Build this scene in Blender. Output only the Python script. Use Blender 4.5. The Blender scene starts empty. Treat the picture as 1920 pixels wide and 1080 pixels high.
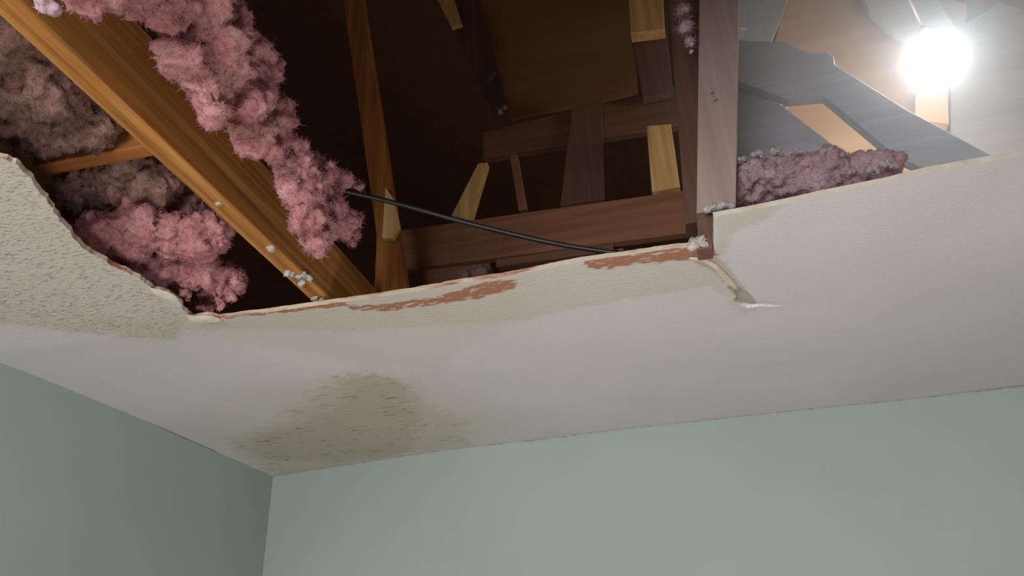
import bpy, bmesh, math, random
import numpy as np
from mathutils import Vector, Matrix, noise
from mathutils.geometry import delaunay_2d_cdt
random.seed(7); RNG = np.random.default_rng(7)

# ------------------------------------------------------------------ camera
F = 1388.0; YAW = math.radians(-12.45); PITCH = math.radians(27.88); ROLL = math.radians(-2.78)
CAMZ = 1.50; CEIL = 2.45
fw = Vector((math.sin(YAW)*math.cos(PITCH), math.cos(YAW)*math.cos(PITCH), math.sin(PITCH)))
r0 = Vector((math.cos(YAW), -math.sin(YAW), 0)); u0 = r0.cross(fw)
c_, s_ = math.cos(ROLL), math.sin(ROLL)
rt = c_*r0 + s_*u0; up = -s_*r0 + c_*u0
cam = bpy.data.cameras.new('camera'); camo = bpy.data.objects.new('camera', cam)
bpy.context.scene.collection.objects.link(camo)
cam.sensor_width = 36; cam.lens = F/1920*36; cam.clip_start = .02
camo.matrix_world = Matrix(((rt.x, up.x, -fw.x, 0), (rt.y, up.y, -fw.y, 0), (rt.z, up.z, -fw.z, CAMZ), (0, 0, 0, 1)))
bpy.context.scene.camera = camo
O = Vector((0, 0, CAMZ))

# ------------------------------------------------------------------ world, lights, exposure
sc = bpy.context.scene
sc.view_settings.view_transform = 'Standard'; sc.view_settings.look = 'None'
sc.view_settings.exposure = 0.0; sc.view_settings.gamma = 1.0; sc.view_settings.use_curve_mapping = False
w = bpy.data.worlds.new('world'); sc.world = w; w.use_nodes = True
w.node_tree.nodes['Background'].inputs[0].default_value = (.12, .095, .075, 1)
w.node_tree.nodes['Background'].inputs[1].default_value = .45

def area(name, loc, target, sx, sy, power, col, spread=180):
    l = bpy.data.lights.new(name, 'AREA'); l.shape = 'RECTANGLE'; l.size = sx; l.size_y = sy
    l.energy = power; l.color = col; l.spread = math.radians(spread)
    o = bpy.data.objects.new(name, l); sc.collection.objects.link(o); o.location = loc
    o.rotation_euler = (Vector(target)-Vector(loc)).to_track_quat('-Z', 'Y').to_euler()
    return o
area('window_daylight', (-.9, -2.3, 1.5), (0, 3.0, 2.1), 1.6, 1.3, 104, (.985, .96, .99))
area('ceiling_fill_light', (.1, .8, .3), (-.1, 1.9, 2.5), .5, .5, 19, (1, .94, .94))  # unseen uplight added near the floor to brighten the ceiling

# ------------------------------------------------------------------ pixel helpers (pixels in the 1920x1080 frame)
def ray(p): return fw + rt*((p[0]-960)/F) - up*((p[1]-540)/F)
def at_z(p, z): d = ray(p); return O + d*((z-CAMZ)/d.z)
def at_y(p, y): d = ray(p); return O + d*(y/d.y)
def at_x(p, x): d = ray(p); return O + d*(x/d.x)

# ------------------------------------------------------------------ material helpers
def lin(c): return tuple([((v/255)/12.92 if v/255 <= .04045 else ((v/255+.055)/1.055)**2.4) for v in c])+(1,)
class NT:
    def __init__(s, name):
        s.m = bpy.data.materials.new(name); s.m.use_nodes = True; s.t = s.m.node_tree
        s.b = s.t.nodes['Principled BSDF']; s.out = s.t.nodes['Material Output']
        s.co = s.n('ShaderNodeTexCoord').outputs['Object']
    def n(s, k, **kw):
        x = s.t.nodes.new(k)
        for a, v in kw.items(): setattr(x, a, v)
        return x
    def l(s, a, b): s.t.links.new(a, b)
    def noise(s, scale, detail=5, rough=.6, vec=None, stretch=None, dist=0):
        x = s.n('ShaderNodeTexNoise'); x.inputs['Scale'].default_value = scale; x.inputs['Detail'].default_value = detail
        x.inputs['Roughness'].default_value = rough; x.inputs['Distortion'].default_value = dist
        v = vec or s.co
        if stretch:
            mp = s.n('ShaderNodeMapping'); mp.inputs['Scale'].default_value = stretch; s.l(v, mp.inputs[0]); v = mp.outputs[0]
        s.l(v, x.inputs['Vector']); return x.outputs['Fac']
    def ramp(s, fac, stops):
        x = s.n('ShaderNodeValToRGB'); r = x.color_ramp
        while len(r.elements) < len(stops): r.elements.new(.5)
        for e, (p, c) in zip(r.elements, stops): e.position = p; e.color = c if len(c) == 4 else lin(c)
        s.l(fac, x.inputs[0]); return x.outputs[0]
    def mix(s, f, a, b, mode='MIX'):
        x = s.n('ShaderNodeMix', data_type='RGBA', blend_type=mode)
        for sock, v in ((x.inputs[0], f), (x.inputs[6], a), (x.inputs[7], b)):
            if hasattr(v, 'links'): s.l(v, sock)
            else: sock.default_value = v
        return x.outputs[2]
    def math(s, op, a, b=0., clamp=False):
        x = s.n('ShaderNodeMath', operation=op, use_clamp=clamp)
        for sock, v in ((x.inputs[0], a), (x.inputs[1], b)):
            if hasattr(v, 'links'): s.l(v, sock)
            else: sock.default_value = v
        return x.outputs[0]
    def attr(s, name): return s.n('ShaderNodeAttribute', attribute_name=name).outputs['Fac']
    def color(s, c):
        if hasattr(c, 'links'): s.l(c, s.b.inputs['Base Color'])
        else: s.b.inputs['Base Color'].default_value = c
    def bump(s, h, strength=.3, dist=.01):
        x = s.n('ShaderNodeBump'); x.inputs['Strength'].default_value = strength; x.inputs['Distance'].default_value = dist
        s.l(h, x.inputs['Height']); s.l(x.outputs[0], s.b.inputs['Normal'])
    def rough(s, v): s.b.inputs['Roughness'].default_value = v

def wood(name, dark, mid, light, axis='Y', rough=.75, ring=70):
    a = NT(name); st = {'X': (1.2, ring/2, ring/2), 'Y': (ring/2, 1.2, ring/2), 'Z': (ring/2, ring/2, 1.2)}[axis]
    g = a.noise(1.0, 4, .6, stretch=st, dist=.4); blot = a.noise(5, 4, .6)
    c = a.ramp(g, [(.3, dark), (.5, mid), (.68, light)])
    c = a.mix(a.math('MULTIPLY', blot, .45), c, a.ramp(blot, [(.35, dark), (.65, mid)]))
    a.color(c); a.bump(g, .35, .004); a.rough(rough); a.b.inputs['Specular IOR Level'].default_value = .25
    return a.m

M = {}
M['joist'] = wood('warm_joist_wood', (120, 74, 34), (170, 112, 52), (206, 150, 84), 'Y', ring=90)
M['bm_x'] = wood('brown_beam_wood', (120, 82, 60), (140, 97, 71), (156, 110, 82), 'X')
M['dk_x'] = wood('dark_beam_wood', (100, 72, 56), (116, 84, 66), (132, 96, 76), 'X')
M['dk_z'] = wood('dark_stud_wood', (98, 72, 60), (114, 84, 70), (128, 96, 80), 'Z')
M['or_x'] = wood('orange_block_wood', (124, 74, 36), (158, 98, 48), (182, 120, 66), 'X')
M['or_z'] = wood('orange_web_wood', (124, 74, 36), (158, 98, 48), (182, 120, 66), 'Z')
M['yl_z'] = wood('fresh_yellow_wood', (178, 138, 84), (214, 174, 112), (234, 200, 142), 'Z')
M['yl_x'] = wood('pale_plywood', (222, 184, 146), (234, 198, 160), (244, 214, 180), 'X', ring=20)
M['post'] = wood('greyish_post_wood', (168, 146, 138), (180, 156, 148), (190, 166, 158), 'Z')
M['grey'] = wood('glare_grey_wood', (186, 192, 204), (196, 202, 213), (206, 211, 220), 'X')  # pale blue-grey has the bulb's lens glare put into the wood colour
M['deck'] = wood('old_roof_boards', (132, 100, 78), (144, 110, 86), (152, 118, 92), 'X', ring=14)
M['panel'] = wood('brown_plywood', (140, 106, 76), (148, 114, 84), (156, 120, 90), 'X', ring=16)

def insul(name, c1, c2, c3, sc_=14):
    a = NT(name)
    n1 = a.noise(sc_, 6, .65); n2 = a.noise(70, 5, .7)
    c = a.ramp(n1, [(.32, c1), (.52, c2), (.68, c3)])
    c = a.mix(.5, c, a.ramp(n2, [(.3, c1), (.7, c3)]))
    a.color(c); a.rough(1); a.b.inputs['Specular IOR Level'].default_value = .05
    h = a.math('ADD', n1, a.math('MULTIPLY', n2, .6)); a.bump(h, .8, .012)
    tr = a.n('ShaderNodeBsdfTranslucent'); a.l(c, tr.inputs[0])
    mx = a.n('ShaderNodeMixShader'); mx.inputs[0].default_value = .22
    a.l(a.b.outputs[0], mx.inputs[1]); a.l(tr.outputs[0], mx.inputs[2]); a.l(mx.outputs[0], a.out.inputs['Surface'])
    return a.m
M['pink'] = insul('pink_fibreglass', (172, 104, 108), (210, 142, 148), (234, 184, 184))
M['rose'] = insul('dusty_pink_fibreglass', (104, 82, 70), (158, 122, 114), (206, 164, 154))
M['mauve'] = insul('greyish_pink_fibreglass', (176, 140, 150), (214, 176, 188), (236, 212, 218))
M['fluff'] = insul('white_torn_paper', (170, 160, 150), (214, 206, 198), (240, 236, 230), 40)

# ------------------------------------------------------------------ object helpers
def link(o): sc.collection.objects.link(o); return o
def mesh_obj(name, vs, fs, mat, parent=None, smooth=False):
    me = bpy.data.meshes.new(name); me.from_pydata([tuple(v) for v in vs], [], fs); me.update()
    bm = bmesh.new(); bm.from_mesh(me); bmesh.ops.recalc_face_normals(bm, faces=bm.faces); bm.to_mesh(me); bm.free()
    if smooth: me.shade_smooth()
    o = link(bpy.data.objects.new(name, me))
    for m in (mat if isinstance(mat, list) else [mat]): me.materials.append(m)
    if parent: o.parent = parent
    return o
def tag(o, label, cat, group=None):
    o['label'] = label; o['category'] = cat
    if group: o['group'] = group
    return o
def struct(o): o['kind'] = 'structure'; return o
def bevel(o, w=.003):
    b = o.modifiers.new('b', 'BEVEL'); b.width = w; b.segments = 2; b.limit_method = 'ANGLE'
    return o
def prism(name, pts, off, mat, parent=None, bv=.003):
    """pts: planar polygon (Vectors), extruded by off (Vector)"""
    n = len(pts); vs = [Vector(p) for p in pts] + [Vector(p)+Vector(off) for p in pts]
    fs = [tuple(range(n)), tuple(range(2*n-1, n-1, -1))] + [(i, (i+1) % n, n+(i+1) % n, n+i) for i in range(n)]
    o = mesh_obj(name, vs, fs, mat, parent)
    if bv: bevel(o, bv)
    return o
def box(name, lo, hi, mat, parent=None, bv=.003):
    x0, y0, z0 = lo; x1, y1, z1 = hi
    return prism(name, [(x0, y0, z0), (x1, y0, z0), (x1, y0, z1), (x0, y0, z1)], (0, y1-y0, 0), mat, parent, bv)
def board(name, quad, y, depth, mat, parent=None):
    """a timber standing in the plane Y=y whose front face spans the four given frame points"""
    return prism(name, [at_y(p, y) for p in quad], (0, depth, 0), mat, parent)

# ------------------------------------------------------------------ room shell
def wall_paint(name, col, col2):
    a = NT(name); n1 = a.noise(1.3, 3, .5); n2 = a.noise(90, 4, .6)
    a.color(a.ramp(n1, [(.3, col), (.7, col2)])); a.bump(n2, .12, .003); a.rough(.75)
    a.b.inputs['Specular IOR Level'].default_value = .3
    return a.m
M['wall'] = wall_paint('sage_green_paint', (160, 174, 166), (167, 181, 173))
T = .1
c0 = at_z((512, 893), CEIL); c1 = at_z((1900, 725), CEIL)
XL, YB = c0.x, c0.y
dirb = (c1-c0).normalized(); XR = 2.4
pr = c0 + dirb*((XR-c0.x)/dirb.x)
YF = -2.6
nb = Vector((-dirb.y, dirb.x, 0))
Lw = [at_z(p, CEIL) for p in ((0, 672), (80, 705), (155, 738), (225, 768), (289, 795), (345, 816), (391, 833), (444, 860))]
Bw = [at_z(p, CEIL) for p in ((600, 879), (700, 864), (790, 850), (880, 838), (990, 826), (1100, 812), (1200, 800), (1300, 790), (1400, 779), (1500, 768), (1600, 758), (1700, 748), (1800, 737))]
def strip_wall(name, pts, off):
    bs = [Vector((p[0], p[1], 0)) for p in pts]
    return struct(prism(name, bs+[b+off for b in reversed(bs)], (0, 0, CEIL), M['wall'], bv=0))
WL = [Vector((XL, YF, 0))]+[]+[Vector((XL, YB, 0))]
WBk = [Vector((XL, YB, 0))]+[Vector((p.x, p.y, 0)) for p in Bw]+[c1, Vector((pr.x, pr.y, 0))]
wl = strip_wall('wall_left', WL, Vector((-T, 0, 0)))
wb = strip_wall('wall_back', WBk, Vector((0, T, 0)))
struct(box('wall_right', (XR, YF, 0), (XR+T, pr.y, CEIL), M['wall'], bv=0))
struct(box('wall_front', (XL-T, YF-T, 0), (XR+T, YF, CEIL), M['wall'], bv=0))
fm = NT('tan_carpet'); fm.color(fm.ramp(fm.noise(60, 5), [(.3, (150, 142, 130)), (.7, (184, 176, 162))])); fm.rough(1)
struct(box('floor', (XL-T, YF-T, -.08), (XR+T, YB+T, 0), fm.m, bv=0))

# ---- ceiling with the torn hole
edge_px = [(-10, 292), (12, 298), (32, 312), (52, 330), (66, 352), (84, 372), (98, 392), (112, 416), (130, 434), (141, 452), (164, 472), (190, 486),
           (226, 506), (262, 524), (290, 544), (318, 552), (336, 566), (346, 584), (362, 597), (388, 592), (412, 597), (450, 592), (520, 583), (600, 572),
           (700, 558), (780, 546), (860, 531), (940, 520), (1000, 508), (1090, 490), (1180, 478), (1260, 466), (1318, 461), (1334, 476)]
edge_px2 = [(1338, 470), (1338, 440), (1338, 407), (1420, 392), (1500, 375), (1580, 358), (1660, 342), (1740, 322), (1830, 306), (1930, 290)]
def edge_dist(x, y): return max(0, y-(1.66+.02*x))
def sag(x, y):
    """the soaked board hangs a little towards the torn edge"""
    d = edge_dist(x, y); a = .014*math.exp(-d/.28)
    if x > .15: a *= max(0, 1-(x-.15)/.25)
    l = .02*math.exp(-((x+1.55)**2/.25+(y-1.35)**2/.5))
    return a + l + .002*noise.noise(Vector((x*3, y*3, 0)))
CRK = None
def crack_dz(x, y):
    if CRK is None: return 0.
    best = (9, 0, 0)
    for i in range(len(CRK)-1):
        a_, b_ = CRK[i], CRK[i+1]; ab = b_-a_; ap = Vector((x, y))-a_; t = max(0, min(1, ap.dot(ab)/ab.dot(ab)))
        d = (ap-ab*t).length
        if d < best[0]: best = (d, ab.x*ap.y-ab.y*ap.x, (i+t)/(len(CRK)-1))
    d, sd, t = best; k = math.exp(-((t-.55)/.28)**2)*min(1, 8*t, 8*(1-t))
    return k*(.009*math.exp(-(d/.022)**2) if sd < 0 else -.004*math.exp(-(d/.03)**2))
def on_ceiling(p):
    z = CEIL
    for _ in range(3):
        q = at_z(p, z); z = CEIL-sag(q.x, q.y)
    return at_z(p, z)
def jag(pts, amp, step=.008, seed=0):
    out = []
    for a, b in zip(pts[:-1], pts[1:]):
        n = max(1, int((b-a).length/step))
        for i in range(n):
            q = a.lerp(b, i/n); k = Vector((q.x*40, q.y*40, seed)); k2 = Vector((q.x*130, q.y*130, seed+9))
            q = q + Vector((noise.noise(k)+.6*noise.noise(k2), noise.noise(k+Vector((50, 0, 0)))+.6*noise.noise(k2+Vector((50, 0, 0))), 0))*amp
            out.append(q)
    out.append(pts[-1]); return out
L1 = jag([on_ceiling(p) for p in edge_px[:19]], .007, seed=1)
L2 = jag([on_ceiling(p) for p in edge_px[18:]], .0028, seed=2)
L3 = jag([on_ceiling(p) for p in edge_px2], .0012, seed=3)
hole = [Vector((p.x, p.y, 0)) for p in L1[:-1]+L2+L3]
lastx = hole[-1].x
hole += [Vector((lastx+.45, hole[-1].y, 0)), Vector((lastx+.45, .28, 0)), Vector((-1.22, .28, 0))]
H2 = np.array([(p.x, p.y) for p in hole])
_c = [Vector((q.x, q.y)) for q in (on_ceiling(p) for p in ((1336, 484), (1346, 510), (1356, 533), (1377, 546), (1381, 554), (1376, 560), (1388, 571), (1400, 575), (1425, 573), (1456, 574), (1475, 572)))]
if (_c[-1]-_c[0]).x*1 > 0: CRK = _c
def inside(P, poly):
    x, y = P[:, 0], P[:, 1]; r = np.zeros(len(P), bool); n = len(poly)
    for i in range(n):
        x0, y0 = poly[i]; x1, y1 = poly[i-1]
        if y0 == y1: continue
        r ^= ((y0 > y) != (y1 > y)) & (x < (x1-x0)*(y-y0)/(y1-y0)+x0)
    return r
def seg_dist(P, poly, closed=True):
    d = np.full(len(P), 9.)
    for i in range(0 if closed else 1, len(poly)):
        a = poly[i-1]; b = poly[i]; ab = b-a; t = np.clip(((P-a)@ab)/max(ab@ab, 1e-12), 0, 1)
        d = np.minimum(d, np.hypot(*(P-a-t[:, None]*ab).T))
    return d
outer = [Vector((XL-T, YF-T, 0)), Vector((XR+T, YF-T, 0)), Vector((XR+T, pr.y+T, 0)), Vector((XL-T, YB+T, 0))]
gx, gy = np.meshgrid(np.arange(XL-.05, 1.9, .014), np.arange(.5, YB+.08, .014))
G = np.stack([gx.ravel(), gy.ravel()], 1) + RNG.uniform(-.003, .003, (gx.size, 2))
gx2, gy2 = np.meshgrid(np.arange(XL, XR, .25), np.arange(YF, .45, .25)); G = np.vstack([G, np.stack([gx2.ravel(), gy2.ravel()], 1)])
gx3, gy3 = np.meshgrid(np.arange(_c[0].x-.04, _c[-1].x+.06, .0035), np.arange(min(q.y for q in _c)-.03, max(q.y for q in _c)+.05, .0035))
G3 = np.stack([gx3.ravel(), gy3.ravel()], 1)+RNG.uniform(-.0006, .0006, (gx3.size, 2))
G = G[~((G[:, 0] > gx3.min()) & (G[:, 0] < gx3.max()) & (G[:, 1] > gy3.min()) & (G[:, 1] < gy3.max()))]
G = np.vstack([G, G3])
lim = pr.y + T - .03
G = G[(~inside(G, H2)) & (seg_dist(G, H2) > .006) & (G[:, 1] < lim)]
pts2 = [Vector((p.x, p.y)) for p in outer+hole] + [Vector(g) for g in G]
no, nh = 4, len(hole)
edges = [(i, (i+1) % 4) for i in range(4)] + [(no+i, no+(i+1) % nh) for i in range(nh)]
vo, eo, fo, _, _, _ = delaunay_2d_cdt(pts2, edges, [], 0, 1e-6)
V = np.array([(v.x, v.y) for v in vo]); cent = np.array([V[list(f)].mean(0) for f in fo])
keep = ~inside(cent, H2); fo = [f for f, k in zip(fo, keep) if k]
Z = np.array([CEIL-sag(x, y)+(crack_dz(x, y) if (_c[0].x-.1 < x < _c[-1].x+.1 and _c[0].y-.1 < y < _c[0].y+.4) else 0) for x, y in V]); nV = len(V)
vs = [(x, y, z) for (x, y), z in zip(V, Z)] + [(x, y, z+.013) for (x, y), z in zip(V, Z)]
from collections import Counter
ec = Counter(); orient = {}
for f in fo:
    for i in range(len(f)):
        a, b = f[i], f[(i+1) % len(f)]; k = (min(a, b), max(a, b)); ec[k] += 1; orient[k] = (a, b)
rim = [orient[k] for k, c in ec.items() if c == 1]
fs = [tuple(reversed(f)) for f in fo] + [tuple(i+nV for i in f) for f in fo] + [(a, b, b+nV, a+nV) for a, b in rim]
ceil = bpy.data.meshes.new('ceiling'); ceil.from_pydata(vs, [], fs); ceil.update()
co = link(bpy.data.objects.new('ceiling', ceil)); struct(co)
# stains with their own shapes, plus painted shade at the crack (each a soft-edged patch at its place on the board)
def px_poly(pp): return np.array([(q.x, q.y) for q in (on_ceiling(p) for p in pp)])
def patch(pp, soft=.05):
    P = px_poly(pp); d = seg_dist(V, P); ins = inside(V, P)
    return np.clip(.5+np.where(ins, d, -d)/soft, 0, 1)
mold = patch([(520, 890), (450, 850), (425, 820), (520, 790), (560, 755), (590, 725), (640, 705), (700, 698), (760, 712), (790, 740), (830, 770), (880, 790), (880, 835), (780, 850), (640, 880)], .2)
moldc = patch([(640, 705), (700, 698), (770, 720), (800, 790), (770, 850), (640, 870), (480, 860), (450, 820), (560, 790), (620, 760)], .14)
band2 = patch([(150, 600), (410, 590), (780, 540), (1000, 520), (1000, 600), (880, 650), (820, 700), (640, 680), (420, 640)], .16)
halo = patch([(510, 893), (300, 790), (420, 740), (560, 700), (700, 680), (820, 700), (920, 760), (1000, 790), (900, 845)], .25)
band = patch([(150, 600), (360, 600), (410, 590), (780, 540), (1320, 455), (1400, 590), (1330, 535), (1180, 560), (1000, 596), (900, 606), (640, 622), (420, 616), (200, 620)], .06)
scurf = patch([(-60, 260), (40, 290), (150, 440), (360, 590), (330, 640), (120, 620), (-60, 600)], .08)
rust = np.maximum.reduce([patch([(410, 588), (650, 562), (650, 574), (520, 588), (420, 598)], .008),
      patch([(640, 572), (720, 570), (820, 556), (900, 530), (975, 520), (968, 540), (900, 560), (830, 570), (720, 584), (660, 582)], .014),
      patch([(1085, 485), (1180, 472), (1320, 452), (1350, 478), (1320, 486), (1200, 496), (1110, 508)], .016)])
rust2 = patch([(1338, 476), (1362, 492), (1400, 540), (1385, 560), (1350, 520), (1290, 484)], .03)
damp = patch([(1338, 400), (1700, 330), (1500, 470), (1500, 600), (1430, 620), (1340, 500)], .5)*.5 + patch([(1340, 400), (1480, 378), (1440, 410), (1370, 440), (1360, 480), (1338, 480)], .04)
torn = patch([(1360, 536), (1384, 538), (1402, 546), (1414, 560), (1420, 572), (1390, 572), (1376, 562), (1380, 554)], .008)  # shade of the crack recess, painted as a darker patch
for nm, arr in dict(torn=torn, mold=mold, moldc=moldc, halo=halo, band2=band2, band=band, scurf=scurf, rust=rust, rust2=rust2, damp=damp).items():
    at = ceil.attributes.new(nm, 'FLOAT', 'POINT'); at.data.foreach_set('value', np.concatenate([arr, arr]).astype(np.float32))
a = NT('stained_ceiling_board')
nfine = a.noise(120, 5, .6); ncr = a.noise(26, 5, .6); nbig = a.noise(2.2, 3, .5)
nspk = a.noise(1, 4, .55, stretch=(13, 75, 40)); ncl = a.noise(7, 3, .5); nst = a.noise(1.0, 5, .65, stretch=(60, 130, 90))
col = a.ramp(nbig, [(.3, (213, 207, 205)), (.7, (221, 214, 212))])
def thr(at_, nz, amp, lo, hi):
    v = a.math('ADD', a.attr(at_), a.math('MULTIPLY', a.math('SUBTRACT', nz, .5), amp))
    mr = a.n('ShaderNodeMapRange', interpolation_type='SMOOTHSTEP'); mr.inputs[1].default_value = lo; mr.inputs[2].default_value = hi
    a.l(v, mr.inputs[0]); return mr.outputs[0]
col = a.mix(a.math('MULTIPLY', thr('halo', ncr, 1.0, .2, 1.0), .35), col, lin((206, 197, 180)))
col = a.mix(a.math('MULTIPLY', thr('mold', ncr, 1.2, .25, .8), .5), col, lin((192, 181, 162)))
col = a.mix(a.math('MULTIPLY', thr('moldc', ncr, 1.6, .4, .9), .38), col, lin((168, 160, 142)))
spk = a.math('MULTIPLY', thr('mold', ncr, .8, .4, .8), a.ramp(a.math('ADD', nspk, a.math('MULTIPLY', a.math('SUBTRACT', ncl, .5), .5)), [(.60, (0, 0, 0, 1)), (.70, (1, 1, 1, 1))]))
col = a.mix(a.math('MULTIPLY', spk, .6), col, lin((84, 80, 74)))
col = a.mix(a.math('MULTIPLY', thr('band2', ncr, 1.0, .2, 1.0), .35), col, lin((202, 190, 172)))
col = a.mix(a.math('MULTIPLY', thr('band', ncr, .9, .3, .7), .5), col, lin((202, 190, 174)))
col = a.mix(a.math('MULTIPLY', thr('scurf', ncr, .9, .25, .8), .6), col, lin((200, 190, 172)))
sp2 = a.math('MULTIPLY', thr('scurf', ncr, 1.0, .4, .9), a.ramp(nst, [(.52, (0, 0, 0, 1)), (.64, (1, 1, 1, 1))]))
col = a.mix(a.math('MULTIPLY', sp2, .55), col, lin((110, 98, 82)))
col = a.mix(a.math('MULTIPLY', thr('damp', ncr, .9, .5, 1.2), .35), col, lin((176, 168, 140)))
col = a.mix(a.math('MULTIPLY', thr('rust2', ncr, 1.0, .4, .9), .45), col, lin((176, 140, 104)))
col = a.mix(a.math('MULTIPLY', thr('rust', a.noise(1, 5, .6, stretch=(34, 70, 30)), 2.6, .5, .95), .85), col, lin((164, 98, 54)))
col = a.mix(a.math('MULTIPLY', thr('torn', ncr, .5, .3, .8), .75), col, lin((164, 156, 144)))  # grey tint paints the recess shadow along the crack
a.color(col); a.rough(.9); a.b.inputs['Specular IOR Level'].default_value = .2
hh = a.math('ADD', a.math('MULTIPLY', nfine, .35), a.math('MULTIPLY', a.math('MULTIPLY', nst, a.math('ADD', .25, a.math('MAXIMUM', a.attr('scurf'), a.math('MULTIPLY', a.attr('band'), .5)))), 1.6))
a.bump(hh, .5, .005)
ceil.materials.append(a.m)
# broken gypsum rim
g = NT('broken_gypsum_edge'); g.color(g.mix(g.ramp(g.noise(1, 5, .6, stretch=(6, 22, 30)), [(.5, (0, 0, 0, 1)), (.66, (1, 1, 1, 1))]), lin((206, 190, 168)), lin((150, 92, 54)))); g.rough(1); g.bump(g.noise(150, 4), .6, .004)
ceil.materials.append(g.m)
mi = np.zeros(len(ceil.polygons), np.int32); mi[-len(rim):] = 1
g2 = NT('pale_gypsum_edge'); g2.color(g2.ramp(g2.noise(20, 4), [(.3, (196, 184, 164)), (.7, (216, 208, 196))])); g2.rough(1); ceil.materials.append(g2.m)
rimx = np.array([V[a_][0] for a_, b_ in rim]); mi[-len(rim):] = np.where(rimx > at_z((1330, 440), CEIL).x, 2, 1)
ceil.polygons.foreach_set('material_index', mi); ceil.update()
M['gyp'] = g.m

# trim: the painted bead where the walls meet the ceiling is just a thin caulk line
ck = NT('cracked_caulk'); ck.color(ck.ramp(ck.noise(30, 4), [(.36, (136, 142, 134)), (.5, (178, 184, 176))])); ck.rough(.9)
def wire(name, pts, rad, mat, parent=None, taper=None, res=8):
    vs, fs = [], []; n = len(pts)
    for i, p in enumerate(pts):
        t = (Vector(pts[min(i+1, n-1)])-Vector(pts[max(i-1, 0)])).normalized()
        a1 = t.orthogonal().normalized() if i == 0 else (a1 - t*a1.dot(t)).normalized()
        b1 = t.cross(a1); rr = rad*(taper[i] if taper else 1)
        for k in range(res):
            an = 2*math.pi*k/res; vs.append(Vector(p)+(a1*math.cos(an)+b1*math.sin(an))*rr)
    for i in range(n-1):
        for k in range(res): fs.append((i*res+k, i*res+(k+1) % res, (i+1)*res+(k+1) % res, (i+1)*res+k))
    fs += [tuple(range(res)), tuple(range((n-1)*res, n*res))]
    return mesh_obj(name, vs, fs, mat, parent, True)
def along(a, b, n, amp, seed):
    return [Vector(a).lerp(Vector(b), i/n)+Vector((0, 0, noise.noise(Vector((i*.35, seed, 0)))*amp)) for i in range(n+1)]
def bead(pl, o, seed):
    out = []
    for a_, b_ in zip(pl[:-1], pl[1:]):
        for i in range(12):
            q = a_.lerp(b_, i/12); out.append(Vector((q.x+o[0], q.y+o[1], CEIL-.003+.002*noise.noise(Vector((q.x*9, q.y*9, seed))))))
    return out
struct(wire('trim_1', bead(WBk, (0, -.001), 1), .0018, ck.m, res=6))
struct(wire('trim_2', bead(WL, (.001, 0), 4), .0018, ck.m, res=6))

# ------------------------------------------------------------------ attic shell
EX, SL = 3.0, .85                                     # right eave x, slope
zr = lambda x: CEIL + .35 + SL*(EX-x)
RX = -4.2
gy0, gy1 = -1.5, 9.0
rd = prism('roof_deck', [(EX+.2, gy0, zr(EX+.2)), (RX, gy0, zr(RX)), (RX, gy0, zr(RX)+.02), (EX+.2, gy0, zr(EX+.2)+.02)], (0, gy1-gy0, 0), M['deck'], bv=0); struct(rd)
rd2 = prism('roof_deck', [(RX, gy0, zr(RX)), (RX-6, gy0, zr(RX)-6*SL), (RX-6, gy0, zr(RX)-6*SL+.02), (RX, gy0, zr(RX)+.02)], (0, gy1-gy0, 0), M['deck'], bv=0); struct(rd2)
struct(box('wall_gable', (RX-6, gy1, CEIL), (EX+.2, gy1+.03, zr(RX)), M['deck'], bv=0))

# ------------------------------------------------------------------ attic framing
ZJ = CEIL+.0135
# big joist over the torn edge: bottom face edges taken on its own underside plane
jl = at_z((520, 505), ZJ+.0); jw = .052
xj = jl.x
j = box('ceiling_joist', (xj, -.6, ZJ), (xj+jw, YB+.08, ZJ+.185), M['joist'])
tag(j, 'warm orange-brown ceiling joist running diagonally across the hole at the left, striped underside lit', 'joist')
# blocking in the left bay
b = board('blocking', [(60, 312), (330, 262), (318, 218), (60, 270)], 1.12, .04, M['or_x'])
tag(b, 'dim orange cross blocking board left of the big joist, between two grey-pink insulation masses', 'blocking')

def T_(name, quad, y, d, mat, label, cat='board', group=None):
    return tag(board(name, quad, y, d, M[mat]), label, cat, group)
T_('truss_web', [(598, -320), (632, -320), (752, 470), (768, 575), (700, 575), (706, 440)], 2.05, .04, 'or_z', 'long narrow orange-brown truss web slanting down behind the pink clump and the torn edge', 'truss web')
T_('blocking', [(722, 350), (738, 372), (748, 424), (736, 446), (716, 446)], 2.02, .025, 'yl_z', 'pale yellow wood splinter piece on the lower part of the slanting orange web', 'block')
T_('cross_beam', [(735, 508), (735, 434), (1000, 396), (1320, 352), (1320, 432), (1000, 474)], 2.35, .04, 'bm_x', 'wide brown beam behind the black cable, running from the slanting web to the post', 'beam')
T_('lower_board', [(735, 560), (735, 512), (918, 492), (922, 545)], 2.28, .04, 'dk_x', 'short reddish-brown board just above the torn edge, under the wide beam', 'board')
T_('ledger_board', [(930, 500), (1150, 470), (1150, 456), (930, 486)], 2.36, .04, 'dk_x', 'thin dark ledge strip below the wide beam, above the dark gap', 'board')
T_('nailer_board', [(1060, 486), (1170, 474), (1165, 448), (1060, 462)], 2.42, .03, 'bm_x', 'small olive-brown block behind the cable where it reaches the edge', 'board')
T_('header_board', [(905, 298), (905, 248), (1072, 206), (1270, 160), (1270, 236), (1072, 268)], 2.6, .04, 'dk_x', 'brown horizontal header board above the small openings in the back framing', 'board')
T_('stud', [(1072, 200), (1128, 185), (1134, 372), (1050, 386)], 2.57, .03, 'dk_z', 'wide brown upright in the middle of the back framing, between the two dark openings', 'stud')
T_('slim_stud', [(955, 290), (970, 288), (988, 392), (972, 394)], 2.56, .03, 'bm_x', 'slim brown stud crossing the left dark opening under the header', 'stud')
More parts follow.
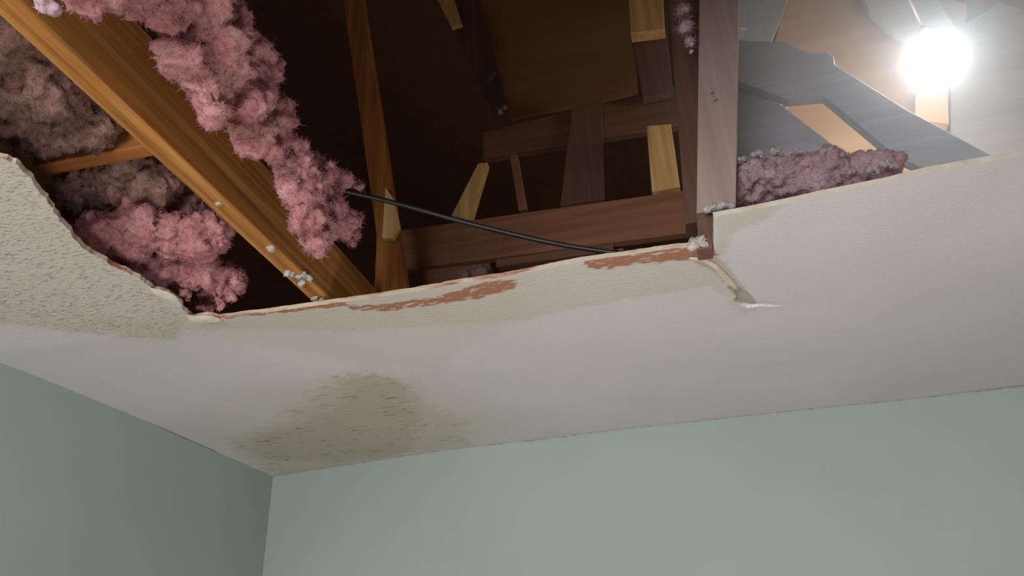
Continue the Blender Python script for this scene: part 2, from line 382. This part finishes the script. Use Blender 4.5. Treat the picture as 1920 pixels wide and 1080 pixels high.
T_('diagonal_brace', [(896, 306), (914, 304), (882, 412), (846, 404)], 2.5, .04, 'yl_z', 'short bright yellow diagonal brace behind the black cable', 'brace')
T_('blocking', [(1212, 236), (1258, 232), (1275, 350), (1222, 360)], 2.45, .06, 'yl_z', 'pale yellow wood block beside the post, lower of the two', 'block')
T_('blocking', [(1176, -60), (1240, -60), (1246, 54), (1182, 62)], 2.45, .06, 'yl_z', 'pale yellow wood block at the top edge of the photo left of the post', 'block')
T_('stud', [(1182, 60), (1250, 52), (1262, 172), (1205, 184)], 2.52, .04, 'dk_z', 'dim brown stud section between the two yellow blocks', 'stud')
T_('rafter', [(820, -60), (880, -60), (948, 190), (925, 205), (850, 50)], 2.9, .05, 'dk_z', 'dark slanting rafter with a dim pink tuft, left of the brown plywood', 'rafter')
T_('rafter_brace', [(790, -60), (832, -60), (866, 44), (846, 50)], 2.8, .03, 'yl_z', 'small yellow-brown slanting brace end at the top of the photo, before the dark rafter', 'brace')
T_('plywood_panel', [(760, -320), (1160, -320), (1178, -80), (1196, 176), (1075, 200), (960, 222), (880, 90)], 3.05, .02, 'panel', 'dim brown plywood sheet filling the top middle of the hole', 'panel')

# post with two faces next to the hole corner
pf = [(1306, 400), (1380, 384), (1392, -420), (1316, -420)]
post = board('post', pf, 1.72, .09, M['post']); tag(post, 'tall grey-brown wooden post rising from the inner corner of the hole', 'post')
post2 = board('post', [(1285, 420), (1312, 415), (1322, -420), (1222, -420)], 1.815, .06, M['dk_z']); tag(post2, 'dark reddish-brown stud fixed against the left side of the grey-brown post', 'post')
ct = board('joist_end', [(1308, 468), (1337, 464), (1337, 398), (1308, 402)], 1.66, .06, M['dk_z']); tag(ct, 'short dark grey joist end at the inner corner of the hole under the white fluff', 'joist')

# right bay: timbers in front of the lit sheathing
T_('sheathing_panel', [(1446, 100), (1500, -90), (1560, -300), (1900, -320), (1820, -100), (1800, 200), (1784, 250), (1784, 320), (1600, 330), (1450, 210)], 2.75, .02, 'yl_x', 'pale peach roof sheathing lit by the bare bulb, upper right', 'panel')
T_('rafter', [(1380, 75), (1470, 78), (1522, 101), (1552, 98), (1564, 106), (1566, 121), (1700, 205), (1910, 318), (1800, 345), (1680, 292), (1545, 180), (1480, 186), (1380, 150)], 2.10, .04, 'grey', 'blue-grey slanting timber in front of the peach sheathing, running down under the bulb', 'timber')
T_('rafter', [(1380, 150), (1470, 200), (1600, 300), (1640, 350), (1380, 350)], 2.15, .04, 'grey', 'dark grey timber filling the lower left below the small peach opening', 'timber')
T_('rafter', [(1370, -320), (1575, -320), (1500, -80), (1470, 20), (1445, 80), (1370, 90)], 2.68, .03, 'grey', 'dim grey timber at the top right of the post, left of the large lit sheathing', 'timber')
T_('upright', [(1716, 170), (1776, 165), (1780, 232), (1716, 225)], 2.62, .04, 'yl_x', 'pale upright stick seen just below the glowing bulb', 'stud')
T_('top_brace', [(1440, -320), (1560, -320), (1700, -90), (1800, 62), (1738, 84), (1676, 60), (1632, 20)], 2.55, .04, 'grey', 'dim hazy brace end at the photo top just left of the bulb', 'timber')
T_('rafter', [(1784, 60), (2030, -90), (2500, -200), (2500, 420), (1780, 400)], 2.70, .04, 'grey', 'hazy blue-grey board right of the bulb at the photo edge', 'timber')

# ------------------------------------------------------------------ fluffy insulation
def clouds(name, size, depth=2):
    t = bpy.data.textures.new(name, 'CLOUDS'); t.noise_scale = size; t.noise_depth = depth; return t
TX = [clouds('big_clouds', .09), clouds('mid_clouds', .03, 3), clouds('fine_clouds', .011, 2)]
def clump(name, balls, mat, label, voxel=.007, d=(.085, .05, .016), fibres=5000, flen=.008, cat='insulation', group=None, seed=1):
    bm = bmesh.new()
    for c, r in balls:
        rx = r if isinstance(r, tuple) else (r, r, r)
        bmesh.ops.create_icosphere(bm, subdivisions=3, radius=1, matrix=Matrix.Translation(c) @ Matrix.Diagonal((*rx, 1)))
    me = bpy.data.meshes.new(name); bm.to_mesh(me); bm.free()
    o = bpy.data.objects.new(name, me); link(o)
    m = o.modifiers.new('r', 'REMESH'); m.mode = 'VOXEL'; m.voxel_size = voxel
    for t, s in zip(TX, d):
        m = o.modifiers.new('d', 'DISPLACE'); m.texture = t; m.strength = s; m.mid_level = .5; m.texture_coords = 'GLOBAL'
    dg = bpy.context.evaluated_depsgraph_get(); ev = o.evaluated_get(dg); m2 = bpy.data.meshes.new_from_object(ev)
    o.modifiers.clear(); o.data = m2
    n = len(m2.vertices); C = np.zeros(n*3); N = np.zeros(n*3)
    m2.vertices.foreach_get('co', C); m2.vertices.foreach_get('normal', N); C = C.reshape(-1, 3); N = N.reshape(-1, 3)
    rg = np.random.default_rng(seed); idx = rg.integers(0, n, fibres)
    P = C[idx]; D = N[idx]*.7 + rg.normal(0, .6, (fibres, 3)); D[:, 2] -= .15; D /= np.linalg.norm(D, axis=1)[:, None]
    S = np.cross(D, rg.normal(0, 1, (fibres, 3))); S /= np.linalg.norm(S, axis=1)[:, None]
    Bn = rg.normal(0, .5, (fibres, 3)); ln = flen*rg.uniform(.3, 1.2, (fibres, 1)); wd = .0006; 
    P0 = P-D*.004; P1 = P+D*ln*.5; P2 = P+(D+Bn*1.1)*ln
    Vn = np.stack([P0-S*wd, P0+S*wd, P1+S*wd*.8, P1-S*wd*.8, P2], 1).reshape(-1, 3)
    k = np.arange(fibres)*5+n
    vs = np.vstack([C, Vn]); fs = [tuple(p.vertices) for p in m2.polygons]
    fs += list(map(tuple, np.stack([k, k+1, k+2, k+3], 1).tolist())) + list(map(tuple, np.stack([k+3, k+2, k+4], 1).tolist()))
    m3 = bpy.data.meshes.new(name); m3.from_pydata(vs.tolist(), [], fs); m3.update(); m3.shade_smooth(); m3.materials.append(M[mat]); o.data = m3
    return tag(o, label, cat, group)
def B(px, py, r, y=None, z=None, x=None):
    c = at_y((px, py), y) if y is not None else at_z((px, py), z) if z is not None else at_x((px, py), x)
    return (c, r)
# right of the joist: long hanging mass, follows the joist's side
XA = xj+.16
A = [(180, -45, .05), (240, -30, .055), (305, -8, .065), (360, 10, .07), (420, 40, .06), (390, 100, .075), (450, 110, .06), (350, 110, .04), (390, 160, .05), (460, 170, .06), (500, 140, .045), (400, 200, .035), (450, 215, .05), (505, 215, .05),
     (480, 245, .045), (530, 265, .035)]
clump('insulation_batt', [B(px, py, r*.9, x=XA+.03) for px, py, r in A], 'pink', 'large pink fluffy insulation mass hanging at the right side of the orange joist, top left', fibres=16000, seed=1)
A2 = [(560, 310, .055), (600, 330, .055), (560, 360, .05), (610, 375, .05), (570, 410, .05), (605, 430, .05), (640, 425, .035), (668, 415, .025), (640, 335, .03), (672, 345, .016), (590, 450, .035), (520, 290, .03), (655, 445, .03)]
clump('insulation_tuft', [B(px, py, r*.85, x=xj+.21) for px, py, r in A2], 'pink', 'bright pink insulation tuft dangling where the black cable comes out', fibres=11000, seed=2, voxel=.006)
# left bay
Bq = [(175, 425, .05), (200, 470, .05), (250, 505, .05), (300, 530, .045), (350, 560, .04), (370, 580, .03), (398, 586, .022), (200, 440, .07), (260, 440, .08), (330, 450, .08), (390, 440, .07), (240, 480, .06), (300, 500, .07), (370, 510, .08), (420, 520, .06), (340, 545, .05), (400, 550, .05), (430, 545, .03), (385, 575, .03), (440, 510, .04)]
clump('insulation_batt', [B(px, py, r*.85, z=ZJ+.075) for px, py, r in Bq]+[B(px, py, r, z=CEIL+.012) for px, py, r in ((372, 575, .018), (392, 578, .02), (410, 565, .025), (430, 548, .025), (445, 530, .022), (350, 560, .015))], 'pink', 'pink insulation bulging down onto the torn left ceiling edge, left of the joist', fibres=11000, seed=3)
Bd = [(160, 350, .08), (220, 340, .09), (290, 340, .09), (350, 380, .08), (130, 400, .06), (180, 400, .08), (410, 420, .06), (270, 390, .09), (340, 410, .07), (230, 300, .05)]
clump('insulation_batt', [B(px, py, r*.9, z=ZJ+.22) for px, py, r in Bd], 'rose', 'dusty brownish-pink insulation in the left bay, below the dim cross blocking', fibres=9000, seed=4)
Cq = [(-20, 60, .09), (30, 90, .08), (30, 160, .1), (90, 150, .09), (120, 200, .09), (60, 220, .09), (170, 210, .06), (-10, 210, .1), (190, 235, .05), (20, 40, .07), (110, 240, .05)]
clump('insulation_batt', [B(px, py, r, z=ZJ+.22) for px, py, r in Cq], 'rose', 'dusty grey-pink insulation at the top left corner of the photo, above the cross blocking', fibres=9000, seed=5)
# behind the right-hand edge, lying on the board
Dq = [(1395+i*22, 345-abs(i-5)*0.0-(3 if i % 2 else 0)+(-i*2.5 if i < 12 else -30), .05 if i < 8 else .035) for i in range(13)]
dd = []
for px, py, r in Dq:
    q = at_y((px, py), 1.82); q.z = max(q.z, CEIL+.06); dd.append((q, r*1.3))
clump('insulation_batt', dd, 'mauve', 'mauve-pink insulation lying behind the straight ceiling edge at the right', fibres=8000, seed=6)
clump('insulation_strip', [B(1276, -20, .025, y=1.68), B(1280, 20, .022, y=1.68), B(1286, 50, .02, y=1.68), B(1292, 78, .012, y=1.68)], 'mauve', 'narrow pink insulation strip clinging to the left side of the post', voxel=.004, d=(.02, .012, .006), fibres=1200, flen=.015, seed=7)
clump('insulation_scrap', [B(900, 512, .03, y=2.2), B(870, 515, .02, y=2.2)], 'rose', 'small reddish-pink insulation scrap on the short board above the torn edge', voxel=.004, d=(.02, .012, .006), fibres=900, seed=8)
def bits(name, label, pl, y=None, z=None, x=None, seed=1, mat='fluff', g='torn paper and fluff scraps'):
    return clump(name, [B(px, py, r, y=y, z=z, x=x) for px, py, r in pl], mat, label, voxel=.0025, d=(.022, .018, .010), fibres=60, flen=.006, cat='scrap', seed=seed, group=g)
bits('paper_scrap', 'white fluffy torn paper on the grey joist end at the hole corner', [(1325, 392, .010), (1340, 386, .012), (1356, 384, .011), (1372, 386, .010)], y=1.62, seed=11)
bits('paper_scrap', 'grey-white crumpled paper scrap on the rusty edge tip at the hole corner', [(1302, 456, .012), (1314, 450, .012), (1324, 460, .010), (1296, 462, .008)], y=1.66, seed=12)
bits('paper_scrap', 'white paper fleck on the joist underside, upper of the two flecks', [(408, 380, .007)], z=ZJ-.002, seed=13)
bits('paper_scrap', 'white paper fleck on the joist underside, just above the frayed scraps', [(508, 467, .007)], z=ZJ-.002, seed=14)
bits('paper_scrap', 'frayed cream paper scraps hanging off the low end of the joist', [(538, 511, .011), (548, 514, .012), (558, 518, .014), (568, 515, .012), (577, 519, .010), (564, 527, .010)], z=ZJ-.002, seed=15)
bits('paper_scrap', 'small white scrap at the dark gap left of the joist end, near the torn edge', [(592, 556, .010), (604, 558, .010)], z=CEIL+.02, seed=16)
bits('paper_scrap', 'pale pinkish fluff stuck to the joist at the top left corner', [(82, 6, .016), (96, 14, .014)], z=ZJ-.002, seed=17, mat='mauve')
bits('paper_scrap', 'thin white scrap hanging on the post, highest one at its right edge', [(1394, 52, .007), (1392, 66, .005)], y=1.70, seed=18)
bits('paper_scrap', 'thin white scrap on the middle of the post', [(1334, 170, .006), (1339, 184, .005)], y=1.70, seed=19)
bits('paper_scrap', 'white pointed scrap at the lower end of the pink strip', [(1295, 84, .008), (1296, 96, .005)], y=1.68, seed=20)
bits('paper_scrap', 'dim white scrap on the end of the dark rafter, far behind', [(938, 210, .014), (946, 204, .012)], y=2.85, seed=21)
bits('insulation_scrap', 'dim pink tuft on the dark rafter, far behind', [(920, 146, .016), (926, 140, .012)], y=2.85, seed=22, mat='rose')
bits('paper_scrap', 'white scrap on the timber corner left of the small peach opening', [(1462, 198, .010), (1470, 203, .006)], y=2.2, seed=23)

fr = [(1385, 300), (1412, 290), (1450, 284), (1490, 283), (1545, 283), (1580, 292), (1630, 318), (1655, 308)]
for i, p in enumerate(fr):
    bits('paper_scrap', ['leftmost white frayed scrap on top of the mauve insulation, beside the post', 'white frayed scrap on the mauve insulation, second from the post', 'white frayed scrap on the mauve insulation, third from the post', 'white frayed scrap on the mauve insulation, fourth from the post, below the small peach opening', 'white frayed scrap on the mauve insulation, fifth from the post', 'white frayed scrap on the mauve insulation, sixth from the post', 'white frayed scrap at the right end of the mauve insulation, nearer the straight edge', 'rightmost white frayed scrap at the end of the mauve insulation'][i], [(p[0], p[1], .007), (p[0]+10, p[1]-3, .006), (p[0]+17, p[1]+3, .004)], y=1.745, seed=40+i)
# ------------------------------------------------------------------ cable
blk = NT('black_cable_sheath'); blk.color(lin((34, 34, 36))); blk.rough(.45)
cp = [((610, 352), 1.55), ((665, 362), 1.6), ((740, 380), 1.66), ((800, 397), 1.70), ((870, 417), 1.74), ((940, 434), 1.77), ((1010, 451), 1.79), ((1080, 464), 1.80), ((1150, 474), 1.80), ((1230, 480), 1.80)]
cb = wire('cable', [at_y(p, y) for p, y in cp], .0074, blk.m, res=12)
s = cb.modifiers.new('s', 'SUBSURF'); s.levels = s.render_levels = 2
tag(cb, 'black electrical cable sagging from the pink tuft to the torn ceiling edge', 'cable')

# ------------------------------------------------------------------ torn flap at the corner of the hole
def flap(name, px, drop, label, mat, th=.002):
    vs, fs = [], []; n = len(px)
    for i, (pa, pb) in enumerate(px):
        a_, b_ = on_ceiling(pa), on_ceiling(pb)
        m_ = (a_+b_)/2
        vs += [a_-Vector((0, 0, .001)), m_-Vector((0, 0, drop*.7)), b_-Vector((0, 0, drop))]
        vs += [v+Vector((0, 0, -th)) for v in vs[-3:]]
    for i in range(n-1):
        q = i*6; r = q+6
        fs += [(q, q+1, r+1, r), (q+1, q+2, r+2, r+1), (q+3, r+3, r+4, q+4), (q+4, r+4, r+5, q+5), (q+2, q+5, r+5, r+2), (q, r, r+3, q+3)]
    fs += [(0, 3, 4, 1), (1, 4, 5, 2)]; q = (n-1)*6; fs += [(q, q+1, q+4, q+3), (q+1, q+2, q+5, q+4)]
    o = mesh_obj(name, vs, fs, mat, None, True); s = o.modifiers.new('s', 'SUBSURF'); s.levels = s.render_levels = 2
    return tag(o, label, 'paper')
pap = NT('curled_board_paper'); pap.color(pap.ramp(pap.noise(25, 4), [(.35, (196, 176, 150)), (.65, (222, 212, 196))])); pap.rough(.9)
flap('paper_curl', [((1290, 480), (1291, 482)), ((1312, 481), (1310, 485)), ((1328, 485), (1325, 491)), ((1345, 494), (1340, 500)), ((1352, 503), (1344, 508)), ((1362, 511), (1353, 518)), ((1374, 524), (1366, 531)), ((1384, 538), (1381, 540))], .006, 'pale curled strip of torn ceiling paper running from the hole corner along the crack', pap.m)
flap('paper_curl', [((280, 537), (284, 542)), ((296, 541), (300, 553)), ((315, 545), (318, 558)), ((332, 553), (332, 565)), ((340, 566), (341, 570))], .006, 'pale torn paper lip on the left ceiling edge beside the pink insulation', pap.m)
flap('paper_curl', [((344, 584), (345, 587)), ((356, 590), (360, 600)), ((376, 592), (384, 603)), ((396, 590), (402, 601)), ((414, 596), (416, 599))], .006, 'white torn paper lip at the lowest left corner of the hole', pap.m)
# hairline crack in the back wall paint
def on_back(p):
    d = ray(p); t = (c0-O).dot(nb)/d.dot(nb); return O+d*t
crk = NT('dark_hairline'); crk.color(lin((70, 80, 74))); crk.rough(1)
struct(wire('trim_3', [on_back(p)-nb*(.0285-.0001*i) for i, p in enumerate(((700, 893), (740, 895), (780, 896), (832, 896)))], .001, crk.m, res=5))
# ------------------------------------------------------------------ hanging bulb
LP = at_y((1755, 112), 2.12)
lamp = bpy.data.objects.new('hanging_bulb', None); link(lamp); lamp.location = LP
tag(lamp, 'bare glowing white light bulb hanging from a cord in the attic, upper right', 'lamp')
em = NT('glowing_glass'); em.b.inputs['Emission Color'].default_value = (1, .93, .84, 1); em.b.inputs['Emission Strength'].default_value = 64; em.color((1, 1, 1, 1))
def lathe(name, prof, mat, parent, seg=32):
    vs, fs = [], []
    for r, z in prof:
        for k in range(seg): an = 2*math.pi*k/seg; vs.append((r*math.cos(an), r*math.sin(an), z))
    for i in range(len(prof)-1):
        for k in range(seg): fs.append((i*seg+k, i*seg+(k+1) % seg, (i+1)*seg+(k+1) % seg, (i+1)*seg+k))
    return mesh_obj(name, vs, fs, mat, parent, True)
R_ = .074
prof = [(.0005, -R_)]+[(R_*math.sin(t), -R_*math.cos(t)) for t in np.linspace(.15, 2.55, 20)]+[(.026, R_*1.12), (.018, R_*1.2)]
lathe('bulb', prof, em.m, lamp)
wp = NT('white_plastic'); wp.color(lin((210, 208, 200))); wp.rough(.4)
lathe('socket', [(.001, R_*1.1), (.024, R_*1.1), (.026, R_*1.3), (.022, R_*1.8), (.01, R_*2.0), (.001, R_*2.0)], wp.m, lamp)
wire('cord', [(0, 0, R_*1.95), (-.004, .0, .3), (-.008, 0, zr(LP.x)-LP.z)], .004, wp.m, lamp)

# ------------------------------------------------------------------ added scatter volume imitating lens glare around the bulb
hz = bpy.data.materials.new('glare_haze'); hz.use_nodes = True; t = hz.node_tree; t.nodes.clear()
vo_ = t.nodes.new('ShaderNodeOutputMaterial'); vs_ = t.nodes.new('ShaderNodeVolumeScatter')
vs_.inputs['Color'].default_value = (.66, .80, 1, 1); vs_.inputs['Anisotropy'].default_value = .15
HR = 1.08
tc = t.nodes.new('ShaderNodeTexCoord'); ln = t.nodes.new('ShaderNodeVectorMath'); ln.operation = 'LENGTH'; t.links.new(tc.outputs['Object'], ln.inputs[0])
mr_ = t.nodes.new('ShaderNodeMapRange'); mr_.inputs[1].default_value = 0; mr_.inputs[2].default_value = HR*.98; mr_.inputs[3].default_value = .72; mr_.inputs[4].default_value = 0
t.links.new(ln.outputs['Value'], mr_.inputs[0]); t.links.new(mr_.outputs[0], vs_.inputs['Density'])
t.links.new(vs_.outputs[0], vo_.inputs['Volume'])
bm = bmesh.new(); bmesh.ops.create_icosphere(bm, subdivisions=4, radius=HR); res_ = bmesh.ops.bisect_plane(bm, geom=bm.verts[:]+bm.edges[:]+bm.faces[:], plane_co=(0, 0, CEIL+.02-LP.z), plane_no=(0, 0, -1), clear_outer=True); bmesh.ops.edgeloop_fill(bm, edges=[e for e in bm.edges if e.is_boundary]); bmesh.ops.recalc_face_normals(bm, faces=bm.faces); me = bpy.data.meshes.new('glare_haze'); bm.to_mesh(me); bm.free(); me.materials.append(hz)
h_ = link(bpy.data.objects.new('glare_haze', me)); h_.location = LP
tag(h_, 'bluish glare around the glowing bulb in the right bay, imitated by an added haze volume', 'haze'); h_['kind'] = 'stuff'
